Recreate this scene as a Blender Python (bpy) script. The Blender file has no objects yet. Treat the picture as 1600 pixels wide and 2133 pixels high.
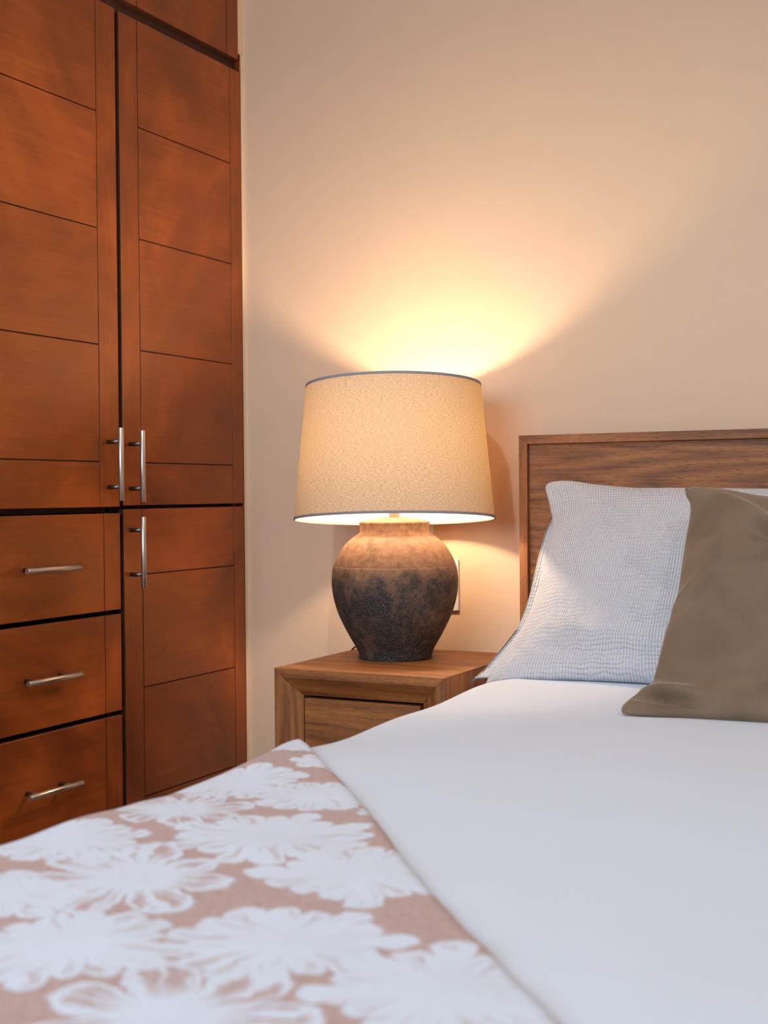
import bpy, bmesh, math, random
import numpy as np
from mathutils import Vector, Matrix, noise

random.seed(7)
S = bpy.context.scene
C = S.collection
H = 0.952            # height of the camera above the floor (m)

# ------------------------------------------------------------------ camera
cam_d = bpy.data.cameras.new('camera')
cam = bpy.data.objects.new('camera', cam_d)
C.objects.link(cam)
cam_d.sensor_fit = 'HORIZONTAL'
cam_d.sensor_width = 27.0
cam_d.lens = 2755.0 / 1600.0 * 27.0
cam_d.clip_start = 0.02
r_ = Vector((0.89192643, 0.45210439, -0.00829829))
u_ = Vector((0.00072989, 0.01691223, 0.99985671))
f_ = Vector((-0.45217995, 0.89180468, -0.01475448))
cam.matrix_world = Matrix(((r_.x, u_.x, -f_.x, 0), (r_.y, u_.y, -f_.y, 0), (r_.z, u_.z, -f_.z, H), (0, 0, 0, 1)))
cam_d.dof.use_dof = True
cam_d.dof.focus_distance = 2.65
cam_d.dof.aperture_fstop = 5.6
S.camera = cam

# ------------------------------------------------------------------ light and exposure
S.view_settings.view_transform = 'Standard'
S.view_settings.look = 'None'
S.view_settings.exposure = 0.0
S.view_settings.gamma = 1.0
S.view_settings.use_curve_mapping = False
S.cycles.max_bounces = 10
S.cycles.diffuse_bounces = 6
S.cycles.sample_clamp_indirect = 6.0
S.cycles.caustics_reflective = False
S.cycles.caustics_refractive = False

WINDOW_POWER = 84.0
SPOT_POWER_A = 5.6
SPOT_POWER_B = 3.0
BULB_STRENGTH = 385.0
BULB_COLOR = (1.0, 0.75, 0.51)

world = bpy.data.worlds.new('world')
S.world = world
world.use_nodes = True
wb = world.node_tree.nodes['Background']
wb.inputs[0].default_value = (0.55, 0.70, 1.0, 1)
wb.inputs[1].default_value = 1.0


def add_light(name, kind, loc, target, power, color, **kw):
    d = bpy.data.lights.new(name, kind)
    d.energy = power
    d.color = color
    for k, v in kw.items():
        setattr(d, k, v)
    o = bpy.data.objects.new(name, d)
    C.objects.link(o)
    o.location = loc
    o.rotation_euler = (Vector(target) - Vector(loc)).to_track_quat('-Z', 'Y').to_euler()
    return o


CEIL = 2.52
# daylight through the window of the wall behind the photographer
add_light('window_daylight', 'AREA', (-0.95, -2.10, 1.74), (-0.9, 1.0, 1.7), WINDOW_POWER, (0.56, 0.79, 1.0),
          shape='RECTANGLE', size=1.9, size_y=1.2)
SPOTS = [(-1.00, 1.22, SPOT_POWER_A), (0.55, 1.22, SPOT_POWER_B)]
for sx, sy, sp in SPOTS:
    add_light('downlight_lamp', 'SPOT', (sx, sy, CEIL - 0.035), (sx, sy + 0.12, 0), sp * 6, (0.90, 0.96, 1.0),
              shadow_soft_size=0.022, spot_size=math.radians(150), spot_blend=0.6)


# ------------------------------------------------------------------ node helpers
class NT:
    def __init__(self, tree):
        self.t = tree

    def n(self, typ, **kw):
        nd = self.t.nodes.new(typ)
        for k, v in kw.items():
            if k.startswith('i_'):
                nd.inputs[k[2:].replace('_', ' ')].default_value = v
            elif k.startswith('n_'):
                nd.inputs[int(k[2:])].default_value = v
            else:
                setattr(nd, k, v)
        return nd

    def l(self, a, b):
        self.t.links.new(a, b)

    def m(self, op, a, b=None, c=None, clamp=False):
        nd = self.t.nodes.new('ShaderNodeMath')
        nd.operation = op
        nd.use_clamp = clamp
        for i, x in enumerate((a, b, c)):
            if x is None:
                continue
            if isinstance(x, (int, float)):
                nd.inputs[i].default_value = x
            else:
                self.t.links.new(x, nd.inputs[i])
        return nd.outputs[0]

    def ramp(self, fac, stops, interp='LINEAR'):
        nd = self.t.nodes.new('ShaderNodeValToRGB')
        cr = nd.color_ramp
        cr.interpolation = interp
        while len(cr.elements) < len(stops):
            cr.elements.new(0.5)
        for e, (p, c) in zip(cr.elements, stops):
            e.position = p
            e.color = (c[0], c[1], c[2], 1) if not isinstance(c, (int, float)) else (c, c, c, 1)
        self.t.links.new(fac, nd.inputs[0])
        return nd.outputs[0]

    def mix(self, fac, a, b, blend='MIX'):
        nd = self.t.nodes.new('ShaderNodeMix')
        nd.data_type = 'RGBA'
        nd.blend_type = blend
        for s, x in ((nd.inputs[0], fac), (nd.inputs[6], a), (nd.inputs[7], b)):
            if isinstance(x, (int, float)):
                s.default_value = x
            elif isinstance(x, tuple):
                s.default_value = (x[0], x[1], x[2], 1)
            else:
                self.t.links.new(x, s)
        return nd.outputs[2]

    def bump(self, h, strength, dist, normal=None):
        nd = self.t.nodes.new('ShaderNodeBump')
        nd.inputs['Strength'].default_value = strength
        nd.inputs['Distance'].default_value = dist
        self.t.links.new(h, nd.inputs['Height'])
        if normal is not None:
            self.t.links.new(normal, nd.inputs['Normal'])
        return nd.outputs[0]


def new_mat(name):
    m = bpy.data.materials.new(name)
    m.use_nodes = True
    t = NT(m.node_tree)
    b = m.node_tree.nodes['Principled BSDF']
    return m, t, b


def srgb(r, g, b):
    f = lambda v: (v / 255 / 12.92) if v <= 10 else (((v / 255) + 0.055) / 1.055) ** 2.4
    return (f(r), f(g), f(b))


def mat_wood(name, axis, dark, mid, light, rough=0.45, scale=1.0, pores=0.35, coat=0.0, bump=0.15, blotch=0.5, rings=1.0, seed=0.0, ringamt=0.30, fineamt=0.55, bsc=3.2, spec=None):
    m, t, b = new_mat(name)
    tc = t.n('ShaderNodeTexCoord')
    inf = t.n('ShaderNodeObjectInfo')
    off = t.n('ShaderNodeVectorMath', operation='SCALE')
    comb = t.n('ShaderNodeCombineXYZ')
    t.l(inf.outputs['Random'], comb.inputs[0]); t.l(inf.outputs['Random'], comb.inputs[1]); t.l(inf.outputs['Random'], comb.inputs[2])
    t.l(comb.outputs[0], off.inputs[0]); off.inputs[3].default_value = 7.0
    add = t.n('ShaderNodeVectorMath', operation='ADD')
    t.l(tc.outputs['Object'], add.inputs[0]); t.l(off.outputs[0], add.inputs[1])
    ad2 = t.n('ShaderNodeVectorMath', operation='ADD')
    t.l(add.outputs[0], ad2.inputs[0]); ad2.inputs[1].default_value = (seed, seed * .7, seed * 1.3)
    P = ad2.outputs[0]
    # stretched coordinates: slow along the grain axis
    sl = 1.1 * scale
    fa = 12.0 * scale
    sc = [fa, fa, fa]; sc[axis] = sl
    mp = t.n('ShaderNodeMapping'); mp.inputs['Scale'].default_value = sc
    t.l(P, mp.inputs[0])
    warp = t.n('ShaderNodeTexNoise', i_Scale=1.6 * scale, i_Detail=3.0)
    t.l(P, warp.inputs['Vector'])
    n1 = t.n('ShaderNodeTexNoise', i_Scale=0.55, i_Detail=2.0, i_Roughness=0.45, i_Distortion=0.5)
    t.l(mp.outputs[0], n1.inputs['Vector'])
    # contour lines of a smooth field read as growth rings
    ringv = t.m('MULTIPLY', n1.outputs[0], 15.0 * rings)
    ring = t.m('FRACT', ringv)
    ring = t.m('ABSOLUTE', t.m('SUBTRACT', ring, 0.5))
    ring = t.m('MULTIPLY', ring, 2.0)
    sf = [160.0 * scale] * 3; sf[axis] = 7.0 * scale
    mf = t.n('ShaderNodeMapping'); mf.inputs['Scale'].default_value = sf
    t.l(P, mf.inputs[0])
    fine = t.n('ShaderNodeTexNoise', i_Scale=1.0, i_Detail=3.0, i_Roughness=0.65)
    t.l(mf.outputs[0], fine.inputs['Vector'])
    sp = [850.0 * scale] * 3; sp[axis] = 60.0 * scale
    mpo = t.n('ShaderNodeMapping'); mpo.inputs['Scale'].default_value = sp
    t.l(P, mpo.inputs[0])
    po = t.n('ShaderNodeTexNoise', i_Scale=1.0, i_Detail=1.0)
    t.l(mpo.outputs[0], po.inputs['Vector'])
    pore = t.m('MULTIPLY', t.m('SUBTRACT', po.outputs[0], 0.58, clamp=True), 8.0, clamp=True)
    bl = t.n('ShaderNodeTexNoise', i_Scale=bsc * scale, i_Detail=4.0, i_Roughness=0.6, i_Distortion=0.8)
    t.l(P, bl.inputs['Vector'])
    a = t.m('MULTIPLY', ring, ringamt)
    a = t.m('ADD', a, (0.30 - ringamt) * 0.5)
    a = t.m('MULTIPLY_ADD', fine.outputs[0], fineamt, t.m('ADD', a, (0.55 - fineamt) * 0.5))
    a = t.m('MULTIPLY_ADD', t.m('SUBTRACT', bl.outputs[0], 0.5), blotch, a)
    col = t.ramp(a, [(0.12, dark), (0.42, mid), (0.75, light)])
    col = t.mix(t.m('MULTIPLY', pore, pores), col, tuple(x * 0.45 for x in dark))
    t.l(col, b.inputs['Base Color'])
    rr = t.m('MULTIPLY_ADD', bl.outputs[0], 0.22, rough - 0.11)
    t.l(rr, b.inputs['Roughness'])
    b.inputs['Coat Weight'].default_value = coat
    if spec:
        b.inputs['Specular IOR Level'].default_value = spec
        b.inputs['IOR'].default_value = 1.7
        b.inputs['Specular Tint'].default_value = (1.0, 0.42, 0.16, 1)
    b.inputs['Coat Roughness'].default_value = 0.24
    h = t.m('SUBTRACT', fine.outputs[0], t.m('MULTIPLY', pore, 0.8))
    t.l(t.bump(h, bump, 0.0006), b.inputs['Normal'])
    return m


WD = srgb(62, 25, 10), srgb(112, 50, 18), srgb(170, 84, 32)
M = {}
M['ward_z'] = mat_wood('stained_wood_upright', 2, *WD, rough=0.40, pores=0.12, coat=0.18, spec=1.0, bump=0.08, blotch=1.3, rings=0.3, ringamt=0.06, fineamt=0.28, bsc=2.4)
M['ward_y'] = mat_wood('stained_wood_across', 1, *WD, rough=0.40, pores=0.12, coat=0.18, spec=1.0, bump=0.08, blotch=1.4, rings=0.3, ringamt=0.06, fineamt=0.28, bsc=2.4)
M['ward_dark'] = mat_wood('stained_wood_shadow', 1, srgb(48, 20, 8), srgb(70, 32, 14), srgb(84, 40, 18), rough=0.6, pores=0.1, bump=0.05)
NW = srgb(100, 56, 26), srgb(154, 92, 44), srgb(186, 120, 62)
M['oak_x'] = mat_wood('natural_wood_across', 0, *NW, rough=0.55, pores=0.6, bump=0.3, blotch=0.35, rings=1.0)
M['oak_y'] = mat_wood('natural_wood_deep', 1, *NW, rough=0.55, pores=0.6, bump=0.3, blotch=0.35, rings=1.0)
M['oak_z'] = mat_wood('natural_wood_upright', 2, *NW, rough=0.55, pores=0.6, bump=0.3, blotch=0.35, rings=0.9)
M['floor'] = mat_wood('floor_wood', 1, srgb(120, 90, 62), srgb(160, 125, 92), srgb(182, 146, 110), rough=0.4)


def mat_wall(name, col, bump=0.25):
    m, t, b = new_mat(name)
    tc = t.n('ShaderNodeTexCoord')
    n = t.n('ShaderNodeTexNoise', i_Scale=42.0, i_Detail=4.0, i_Roughness=0.55)
    t.l(tc.outputs['Object'], n.inputs['Vector'])
    n2 = t.n('ShaderNodeTexNoise', i_Scale=9.0, i_Detail=3.0)
    t.l(tc.outputs['Object'], n2.inputs['Vector'])
    t.l(t.mix(n2.outputs[0], tuple(c * 0.97 for c in col), tuple(min(1, c * 1.02) for c in col)), b.inputs['Base Color'])
    b.inputs['Roughness'].default_value = 0.72
    h = t.m('MULTIPLY_ADD', n2.outputs[0], 2.0, n.outputs[0])
    t.l(t.bump(h, bump, 0.002), b.inputs['Normal'])
    return m


M['wall'] = mat_wall('painted_plaster', srgb(228, 194, 162))
M['ceiling'] = mat_wall('ceiling_paint', srgb(240, 232, 220), 0.1)
M['caulk'] = mat_wall('caulk', srgb(240, 218, 190), 0.3)


def mat_plain(name, col, rough=0.5, metal=0.0, **kw):
    m, t, b = new_mat(name)
    b.inputs['Base Color'].default_value = (*col, 1)
    b.inputs['Roughness'].default_value = rough
    b.inputs['Metallic'].default_value = metal
    tc = t.n('ShaderNodeTexCoord')
    n = t.n('ShaderNodeTexNoise', i_Scale=180.0, i_Detail=2.0)
    t.l(tc.outputs['Object'], n.inputs['Vector'])
    t.l(t.bump(n.outputs[0], 0.05, 0.0004), b.inputs['Normal'])
    for k, v in kw.items():
        b.inputs[k.replace('_', ' ')].default_value = v
    return m


M['steel'] = mat_plain('brushed_steel', srgb(205, 198, 190), 0.33, 1.0)
M['post'] = mat_plain('dark_steel', srgb(120, 116, 114), 0.35, 1.0)
M['plastic'] = mat_plain('white_plastic', srgb(236, 232, 226), 0.35)
M['socket_hole'] = mat_plain('socket_slot', srgb(60, 56, 52), 0.6)
M['cord'] = mat_plain('black_cord', srgb(22, 20, 20), 0.5)
M['lampsocket'] = mat_plain('nickel_stem', srgb(190, 180, 168), 0.4, 0.3)
M['trimtape'] = mat_plain('grey_binding', srgb(150, 142, 146), 0.9)
M['mattress'] = mat_plain('mattress_cloth', srgb(225, 222, 220), 0.9)


def mat_bulb():
    m, t, b = new_mat('lit_bulb')
    b.inputs['Base Color'].default_value = (1, 0.95, 0.85, 1)
    b.inputs['Emission Color'].default_value = (*BULB_COLOR, 1)
    b.inputs['Emission Strength'].default_value = BULB_STRENGTH
    return m


M['bulb'] = mat_bulb()


def mat_shade():
    m, t, b = new_mat('linen_shade')
    tc = t.n('ShaderNodeTexCoord')
    uv = t.n('ShaderNodeUVMap')
    mp = t.n('ShaderNodeMapping'); mp.inputs['Scale'].default_value = (150, 700, 1)
    t.l(uv.outputs[0], mp.inputs[0])
    n = t.n('ShaderNodeTexNoise', i_Scale=1.0, i_Detail=4.0, i_Roughness=0.7)
    t.l(mp.outputs[0], n.inputs['Vector'])
    mp2 = t.n('ShaderNodeMapping'); mp2.inputs['Scale'].default_value = (330, 1400, 1)
    t.l(uv.outputs[0], mp2.inputs[0])
    n2 = t.n('ShaderNodeTexNoise', i_Scale=1.0, i_Detail=2.0, i_Roughness=0.6)
    t.l(mp2.outputs[0], n2.inputs['Vector'])
    a = t.m('MULTIPLY_ADD', n2.outputs[0], 0.45, t.m('MULTIPLY', n.outputs[0], 0.55))
    c = t.ramp(a, [(0.34, srgb(140, 110, 82)), (0.46, srgb(200, 172, 142)), (0.60, srgb(226, 206, 180))])
    tr = t.ramp(a, [(0.34, srgb(138, 84, 32)), (0.45, srgb(208, 156, 84)), (0.60, srgb(238, 196, 124))])
    lp = t.n('ShaderNodeNewGeometry')
    cd = t.mix(lp.outputs['Backfacing'], c, srgb(238, 232, 222))
    d = t.n('ShaderNodeBsdfDiffuse'); t.l(cd, d.inputs[0])
    tl = t.n('ShaderNodeBsdfTranslucent'); t.l(tr, tl.inputs[0])
    mx = t.n('ShaderNodeMixShader'); mx.inputs[0].default_value = 0.068
    t.l(d.outputs[0], mx.inputs[1]); t.l(tl.outputs[0], mx.inputs[2])
    out = t.t.nodes['Material Output']
    t.l(mx.outputs[0], out.inputs[0])
    bp = t.bump(a, 0.3, 0.0008)
    t.l(bp, d.inputs['Normal'])
    t.t.nodes.remove(b)
    return m


M['shade'] = mat_shade()


def mat_vase():
    m, t, b = new_mat('aged_terracotta')
    tc = t.n('ShaderNodeTexCoord')
    P = tc.outputs['Object']
    sep = t.n('ShaderNodeSeparateXYZ'); t.l(P, sep.inputs[0])
    z = sep.outputs[2]
    big = t.n('ShaderNodeTexNoise', i_Scale=13.0, i_Detail=6.0, i_Roughness=0.72, i_Distortion=0.4)
    t.l(P, big.inputs['Vector'])
    mid = t.n('ShaderNodeTexNoise', i_Scale=60.0, i_Detail=5.0, i_Roughness=0.75)
    t.l(P, mid.inputs['Vector'])
    speck = t.n('ShaderNodeTexNoise', i_Scale=420.0, i_Detail=3.0, i_Roughness=0.7)
    t.l(P, speck.inputs['Vector'])
    v = t.m('MULTIPLY_ADD', mid.outputs[0], 0.85, t.m('MULTIPLY', big.outputs[0], 0.9))
    v = t.m('MULTIPLY_ADD', speck.outputs[0], 0.8, v)
    # warm clay tone on the shoulder, dark mottling on the belly and the lower half
    zb = t.n('ShaderNodeMapRange'); zb.inputs['From Min'].default_value = 0.235; zb.inputs['From Max'].default_value = 0.165
    zb.inputs['To Min'].default_value = -0.36; zb.inputs['To Max'].default_value = 0.185
    t.l(z, zb.inputs[0])
    zc = t.n('ShaderNodeMapRange'); zc.inputs['From Min'].default_value = 0.09; zc.inputs['From Max'].default_value = 0.0
    zc.inputs['To Min'].default_value = 0.0; zc.inputs['To Max'].default_value = -0.02
    t.l(z, zc.inputs[0])
    dk = t.m('ADD', t.m('ADD', v, zb.outputs[0]), zc.outputs[0])
    dkm = t.n('ShaderNodeMapRange'); dkm.inputs['From Min'].default_value = 1.19; dkm.inputs['From Max'].default_value = 1.43
    t.l(dk, dkm.inputs[0])
    warm = t.ramp(mid.outputs[0], [(0.35, srgb(112, 78, 56)), (0.5, srgb(142, 102, 74)), (0.68, srgb(170, 130, 96))])
    dark = t.ramp(speck.outputs[0], [(0.40, srgb(24, 20, 19)), (0.52, srgb(44, 38, 36)), (0.64, srgb(112, 98, 88))])
    col = t.mix(dkm.outputs[0], warm, dark)
    # light scuffs along the neck
    t.l(col, b.inputs['Base Color'])
    b.inputs['Roughness'].default_value = 0.8
    h = t.m('MULTIPLY_ADD', speck.outputs[0], 0.5, mid.outputs[0])
    t.l(t.bump(h, 0.4, 0.0012), b.inputs['Normal'])
    return m


M['vase'] = mat_vase()


def mat_cloth(name, col, weave=900.0, strength=0.25, sheen=0.2, rough=0.9, fuzz=0.02):
    m, t, b = new_mat(name)
    tc = t.n('ShaderNodeTexCoord')
    n = t.n('ShaderNodeTexNoise', i_Scale=weave, i_Detail=2.0)
    t.l(tc.outputs['Object'], n.inputs['Vector'])
    n2 = t.n('ShaderNodeTexNoise', i_Scale=14.0, i_Detail=4.0)
    t.l(tc.outputs['Object'], n2.inputs['Vector'])
    t.l(t.mix(n2.outputs[0], tuple(c * (1 - fuzz) for c in col), tuple(min(1, c * (1 + fuzz)) for c in col)), b.inputs['Base Color'])
    b.inputs['Roughness'].default_value = rough
    b.inputs['Sheen Weight'].default_value = sheen
    b.inputs['Sheen Roughness'].default_value = 0.5
    h = t.m('MULTIPLY_ADD', n2.outputs[0], 3.0, n.outputs[0])
    t.l(t.bump(h, strength, 0.0006), b.inputs['Normal'])
    return m


M['duvet'] = mat_cloth('white_cotton', srgb(222, 228, 240), sheen=0.15)
M['plain_white'] = mat_cloth('smooth_white_cotton', srgb(216, 212, 214), sheen=0.1)


def mat_velvet():
    m, t, b = new_mat('taupe_velvet')
    tc = t.n('ShaderNodeTexCoord')
    n2 = t.n('ShaderNodeTexNoise', i_Scale=9.0, i_Detail=5.0, i_Distortion=0.6)
    t.l(tc.outputs['Object'], n2.inputs['Vector'])
    n = t.n('ShaderNodeTexNoise', i_Scale=1400.0, i_Detail=1.0)
    t.l(tc.outputs['Object'], n.inputs['Vector'])
    t.l(t.ramp(n2.outputs[0], [(0.3, srgb(112, 90, 70)), (0.55, srgb(128, 104, 82)), (0.75, srgb(140, 116, 92))]), b.inputs['Base Color'])
    b.inputs['Roughness'].default_value = 0.75
    b.inputs['Sheen Weight'].default_value = 0.55
    b.inputs['Sheen Roughness'].default_value = 0.35
    b.inputs['Sheen Tint'].default_value = (0.9, 0.78, 0.68, 1)
    t.l(t.bump(n.outputs[0], 0.2, 0.0004), b.inputs['Normal'])
    return m


M['velvet'] = mat_velvet()


def mat_quilt():
    """Seersucker-like quilting: short puckered rows crossed by thin upright stitch lines, in cloth coordinates (m)."""
    m, t, b = new_mat('puckered_cotton')
    uv = t.n('ShaderNodeUVMap')
    sep = t.n('ShaderNodeSeparateXYZ'); t.l(uv.outputs[0], sep.inputs[0])
    u, v = sep.outputs[0], sep.outputs[1]
    nz = t.n('ShaderNodeTexNoise', i_Scale=26.0, i_Detail=3.0, i_Roughness=0.5)
    t.l(uv.outputs[0], nz.inputs['Vector'])
    nb = t.n('ShaderNodeTexNoise', i_Scale=7.0, i_Detail=2.0)
    t.l(uv.outputs[0], nb.inputs['Vector'])
    warp = t.m('MULTIPLY', t.m('SUBTRACT', nz.outputs[0], 0.5), 0.020)
    rv = t.m('SINE', t.m('MULTIPLY', t.m('ADD', v, warp), 2 * math.pi / 0.0088))
    cu = t.m('SINE', t.m('MULTIPLY', t.m('MULTIPLY_ADD', warp, 0.15, u), 2 * math.pi / 0.0064))
    rows = t.m('MULTIPLY_ADD', rv, 0.5, 0.5)
    cols = t.m('MULTIPLY_ADD', cu, 0.5, 0.5)
    rows = t.m('POWER', rows, 0.6)
    cols = t.m('POWER', cols, 0.45)
    amp = t.n('ShaderNodeMapRange'); amp.inputs['From Min'].default_value = 0.35; amp.inputs['From Max'].default_value = 0.65
    amp.inputs['To Min'].default_value = 0.35; amp.inputs['To Max'].default_value = 1.0
    t.l(nb.outputs[0], amp.inputs[0])
    h = t.m('MULTIPLY', t.m('ADD', t.m('MULTIPLY', rows, amp.outputs[0]), t.m('MULTIPLY', cols, 0.75)), 1.0)
    h2 = t.m('MULTIPLY_ADD', nz.outputs[0], 1.6, h)
    b.inputs['Base Color'].default_value = (*srgb(218, 213, 215), 1)
    b.inputs['Roughness'].default_value = 0.9
    b.inputs['Sheen Weight'].default_value = 0.15
    t.l(t.bump(h2, 1.0, 0.0022), b.inputs['Normal'])
    return m


M['quilt'] = mat_quilt()


# flower: (centre u, centre v, radius, petals, rotation, loops?) in cloth coordinates (m)
FLOWERS = [
    (-0.915, 1.555, 0.042, 9, 0.3, 0), (-0.885, 1.352, 0.078, 14, 0.2, 0), (-0.765, 1.330, 0.070, 13, 0.9, 0),
    (-0.862, 1.196, 0.080, 7, 0.5, 1), (-0.712, 1.148, 0.092, 16, 0.1, 0), (-0.880, 1.030, 0.078, 13, 0.8, 0),
    (-0.745, 0.966, 0.098, 7, 0.2, 1), (-0.572, 1.070, 0.088, 15, 0.4, 0), (-0.815, 0.870, 0.060, 13, 1.1, 0),
    (-0.680, 0.797, 0.082, 15, 0.7, 0), (-0.536, 0.883, 0.084, 15, 0.15, 0), (-0.385, 0.842, 0.088, 14, 0.6, 0),
    (-0.528, 0.716, 0.090, 7, 0.9, 1), (-0.835, 1.492, 0.044, 11, 0.1, 0), (-0.404, 0.995, 0.030, 9, 0.5, 0),
    (-0.655, 1.290, 0.026, 8, 0.5, 0), (-1.010, 1.300, 0.075, 13, 0.3, 0), (-1.010, 1.120, 0.07, 13, 0.3, 0),
    (-0.705, 0.590, 0.080, 13, 0.3, 0), (-0.345, 0.665, 0.075, 7, 0.3, 1), (-0.890, 0.690, 0.085, 13, 0.3, 0),
    (-0.870, 0.510, 0.080, 7, 0.6, 1), (-0.520, 0.530, 0.085, 14, 0.1, 0), (-0.180, 0.610, 0.070, 13, 0.7, 0),
    (-0.330, 0.480, 0.075, 13, 0.2, 0), (-1.060, 0.900, 0.080, 7, 0.2, 1), (-1.080, 0.700, 0.075, 13, 0.9, 0),
    (-0.700, 0.400, 0.080, 14, 0.5, 0), (-1.070, 1.470, 0.060, 11, 0.4, 0), (-0.500, 0.360, 0.070, 13, 0.8, 0),
]


def flower_group():
    g = bpy.data.node_groups.new('printed_flower', 'ShaderNodeTree')
    itf = g.interface
    itf.new_socket('Vector', in_out='INPUT', socket_type='NodeSocketVector')
    for nm in ('CX', 'CY', 'Radius', 'Petals', 'Rot', 'Loops'):
        itf.new_socket(nm, in_out='INPUT', socket_type='NodeSocketFloat')
    itf.new_socket('Mask', in_out='OUTPUT', socket_type='NodeSocketFloat')
    t = NT(g)
    gi = t.n('NodeGroupInput'); go = t.n('NodeGroupOutput')
    o = gi.outputs
    sep = t.n('ShaderNodeSeparateXYZ'); t.l(o['Vector'], sep.inputs[0])
    dx = t.m('SUBTRACT', sep.outputs[0], o['CX'])
    dy = t.m('SUBTRACT', sep.outputs[1], o['CY'])
    r = t.m('DIVIDE', t.m('SQRT', t.m('ADD', t.m('MULTIPLY', dx, dx), t.m('MULTIPLY', dy, dy))), o['Radius'])
    th = t.m('ADD', t.m('ARCTAN2', dy, dx), o['Rot'])
    # every petal gets its own length
    ph = t.m('DIVIDE', t.m('MULTIPLY', th, o['Petals']), 2 * math.pi)
    idx = t.m('FLOOR', ph)
    fr = t.m('SUBTRACT', t.m('FRACT', ph), 0.5)
    wn = t.n('ShaderNodeTexWhiteNoise', noise_dimensions='1D')
    t.l(t.m('ADD', t.m('WRAP', idx, 0.0, o['Petals']), t.m('MULTIPLY', o['CX'], 31.7)), wn.inputs['W'])
    ln = t.m('MULTIPLY_ADD', wn.outputs[0], 0.30, 0.72)
    # petal tip profile
    prof = t.m('SQRT', t.m('MAXIMUM', t.m('SUBTRACT', 1.0, t.m('POWER', t.m('ABSOLUTE', t.m('MULTIPLY', fr, 2.05)), 2.4)), 0.0))
    depth = t.m('MULTIPLY_ADD', o['Loops'], 0.34, 0.20)
    e = t.m('MULTIPLY', ln, t.m('ADD', t.m('SUBTRACT', 1.0, depth), t.m('MULTIPLY', depth, prof)))
    d = t.m('SUBTRACT', e, r)
    inside = t.m('MULTIPLY', d, 22.0, clamp=True)
    # brush streaks from the centre to the tips
    cv = t.n('ShaderNodeCombineXYZ')
    t.l(t.m('MULTIPLY', t.m('ADD', th, o['CY']), 9.0), cv.inputs[0]); t.l(t.m('MULTIPLY', r, 1.1), cv.inputs[1]); t.l(o['CX'], cv.inputs[2])
    st = t.n('ShaderNodeTexNoise', i_Scale=1.0, i_Detail=3.0, i_Roughness=0.6)
    t.l(cv.outputs[0], st.inputs['Vector'])
    thr = t.m('MULTIPLY_ADD', o['Loops'], -0.09, 0.53)
    streak = t.m('MULTIPLY', t.m('SUBTRACT', st.outputs[0], thr), 10.0, clamp=True)
    outer = t.m('MULTIPLY', t.m('SUBTRACT', r, 0.28), 4.0, clamp=True)
    rimdist = t.m('MULTIPLY', t.m('SUBTRACT', d, 0.07), 14.0, clamp=True)
    side = t.m('MULTIPLY', t.m('SUBTRACT', 0.40, t.m('ABSOLUTE', fr)), 10.0, clamp=True)
    streak = t.m('MULTIPLY', t.m('MULTIPLY', streak, outer), t.m('MULTIPLY', rimdist, side))
    streak = t.m('MULTIPLY', streak, t.m('MULTIPLY_ADD', o['Loops'], 0.25, 0.62))
    mask = t.m('MULTIPLY', inside, t.m('SUBTRACT', 1.0, streak))
    t.l(mask, go.inputs[0])
    return g


SPLIT = 0.60
FGROUP = flower_group()


def mat_throw(name, flowers):
    m, t, b = new_mat(name)
    g = FGROUP
    uv = t.n('ShaderNodeUVMap')
    wob = t.n('ShaderNodeTexNoise', i_Scale=38.0, i_Detail=2.0)
    t.l(uv.outputs[0], wob.inputs['Vector'])
    wv = t.n('ShaderNodeVectorMath', operation='SUBTRACT'); t.l(wob.outputs['Color'], wv.inputs[0]); wv.inputs[1].default_value = (0.5, 0.5, 0.5)
    ws = t.n('ShaderNodeVectorMath', operation='SCALE'); t.l(wv.outputs[0], ws.inputs[0]); ws.inputs[3].default_value = 0.022
    va = t.n('ShaderNodeVectorMath', operation='ADD'); t.l(uv.outputs[0], va.inputs[0]); t.l(ws.outputs[0], va.inputs[1])
    acc = None
    for cx, cy, R, n, rot, lp in flowers:
        nd = t.t.nodes.new('ShaderNodeGroup'); nd.node_tree = g
        t.l(va.outputs[0], nd.inputs['Vector'])
        for k, val in (('CX', cx), ('CY', cy), ('Radius', R * 1.22), ('Petals', n), ('Rot', rot), ('Loops', lp)):
            nd.inputs[k].default_value = val
        acc = nd.outputs[0] if acc is None else t.m('MAXIMUM', acc, nd.outputs[0])
    mp = t.n('ShaderNodeMapping'); mp.inputs['Scale'].default_value = (420, 90, 1); t.l(uv.outputs[0], mp.inputs[0])
    n1 = t.n('ShaderNodeTexNoise', i_Scale=1.0, i_Detail=3.0); t.l(mp.outputs[0], n1.inputs['Vector'])
    mp2 = t.n('ShaderNodeMapping'); mp2.inputs['Scale'].default_value = (90, 420, 1); t.l(uv.outputs[0], mp2.inputs[0])
    n2 = t.n('ShaderNodeTexNoise', i_Scale=1.0, i_Detail=3.0); t.l(mp2.outputs[0], n2.inputs['Vector'])
    wv_ = t.m('MULTIPLY_ADD', n1.outputs[0], 0.5, t.m('MULTIPLY', n2.outputs[0], 0.5))
    ground = t.ramp(wv_, [(0.36, srgb(176, 142, 136)), (0.5, srgb(192, 158, 150)), (0.64, srgb(206, 174, 166))])
    ink = t.m('MULTIPLY', acc, t.m('MULTIPLY_ADD', wv_, 0.5, 0.72, clamp=True))
    col = t.mix(ink, ground, srgb(222, 229, 242))
    t.l(col, b.inputs['Base Color'])
    b.inputs['Roughness'].default_value = 0.9
    b.inputs['Sheen Weight'].default_value = 0.15
    t.l(t.bump(wv_, 0.3, 0.0006), b.inputs['Normal'])
    return m


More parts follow.
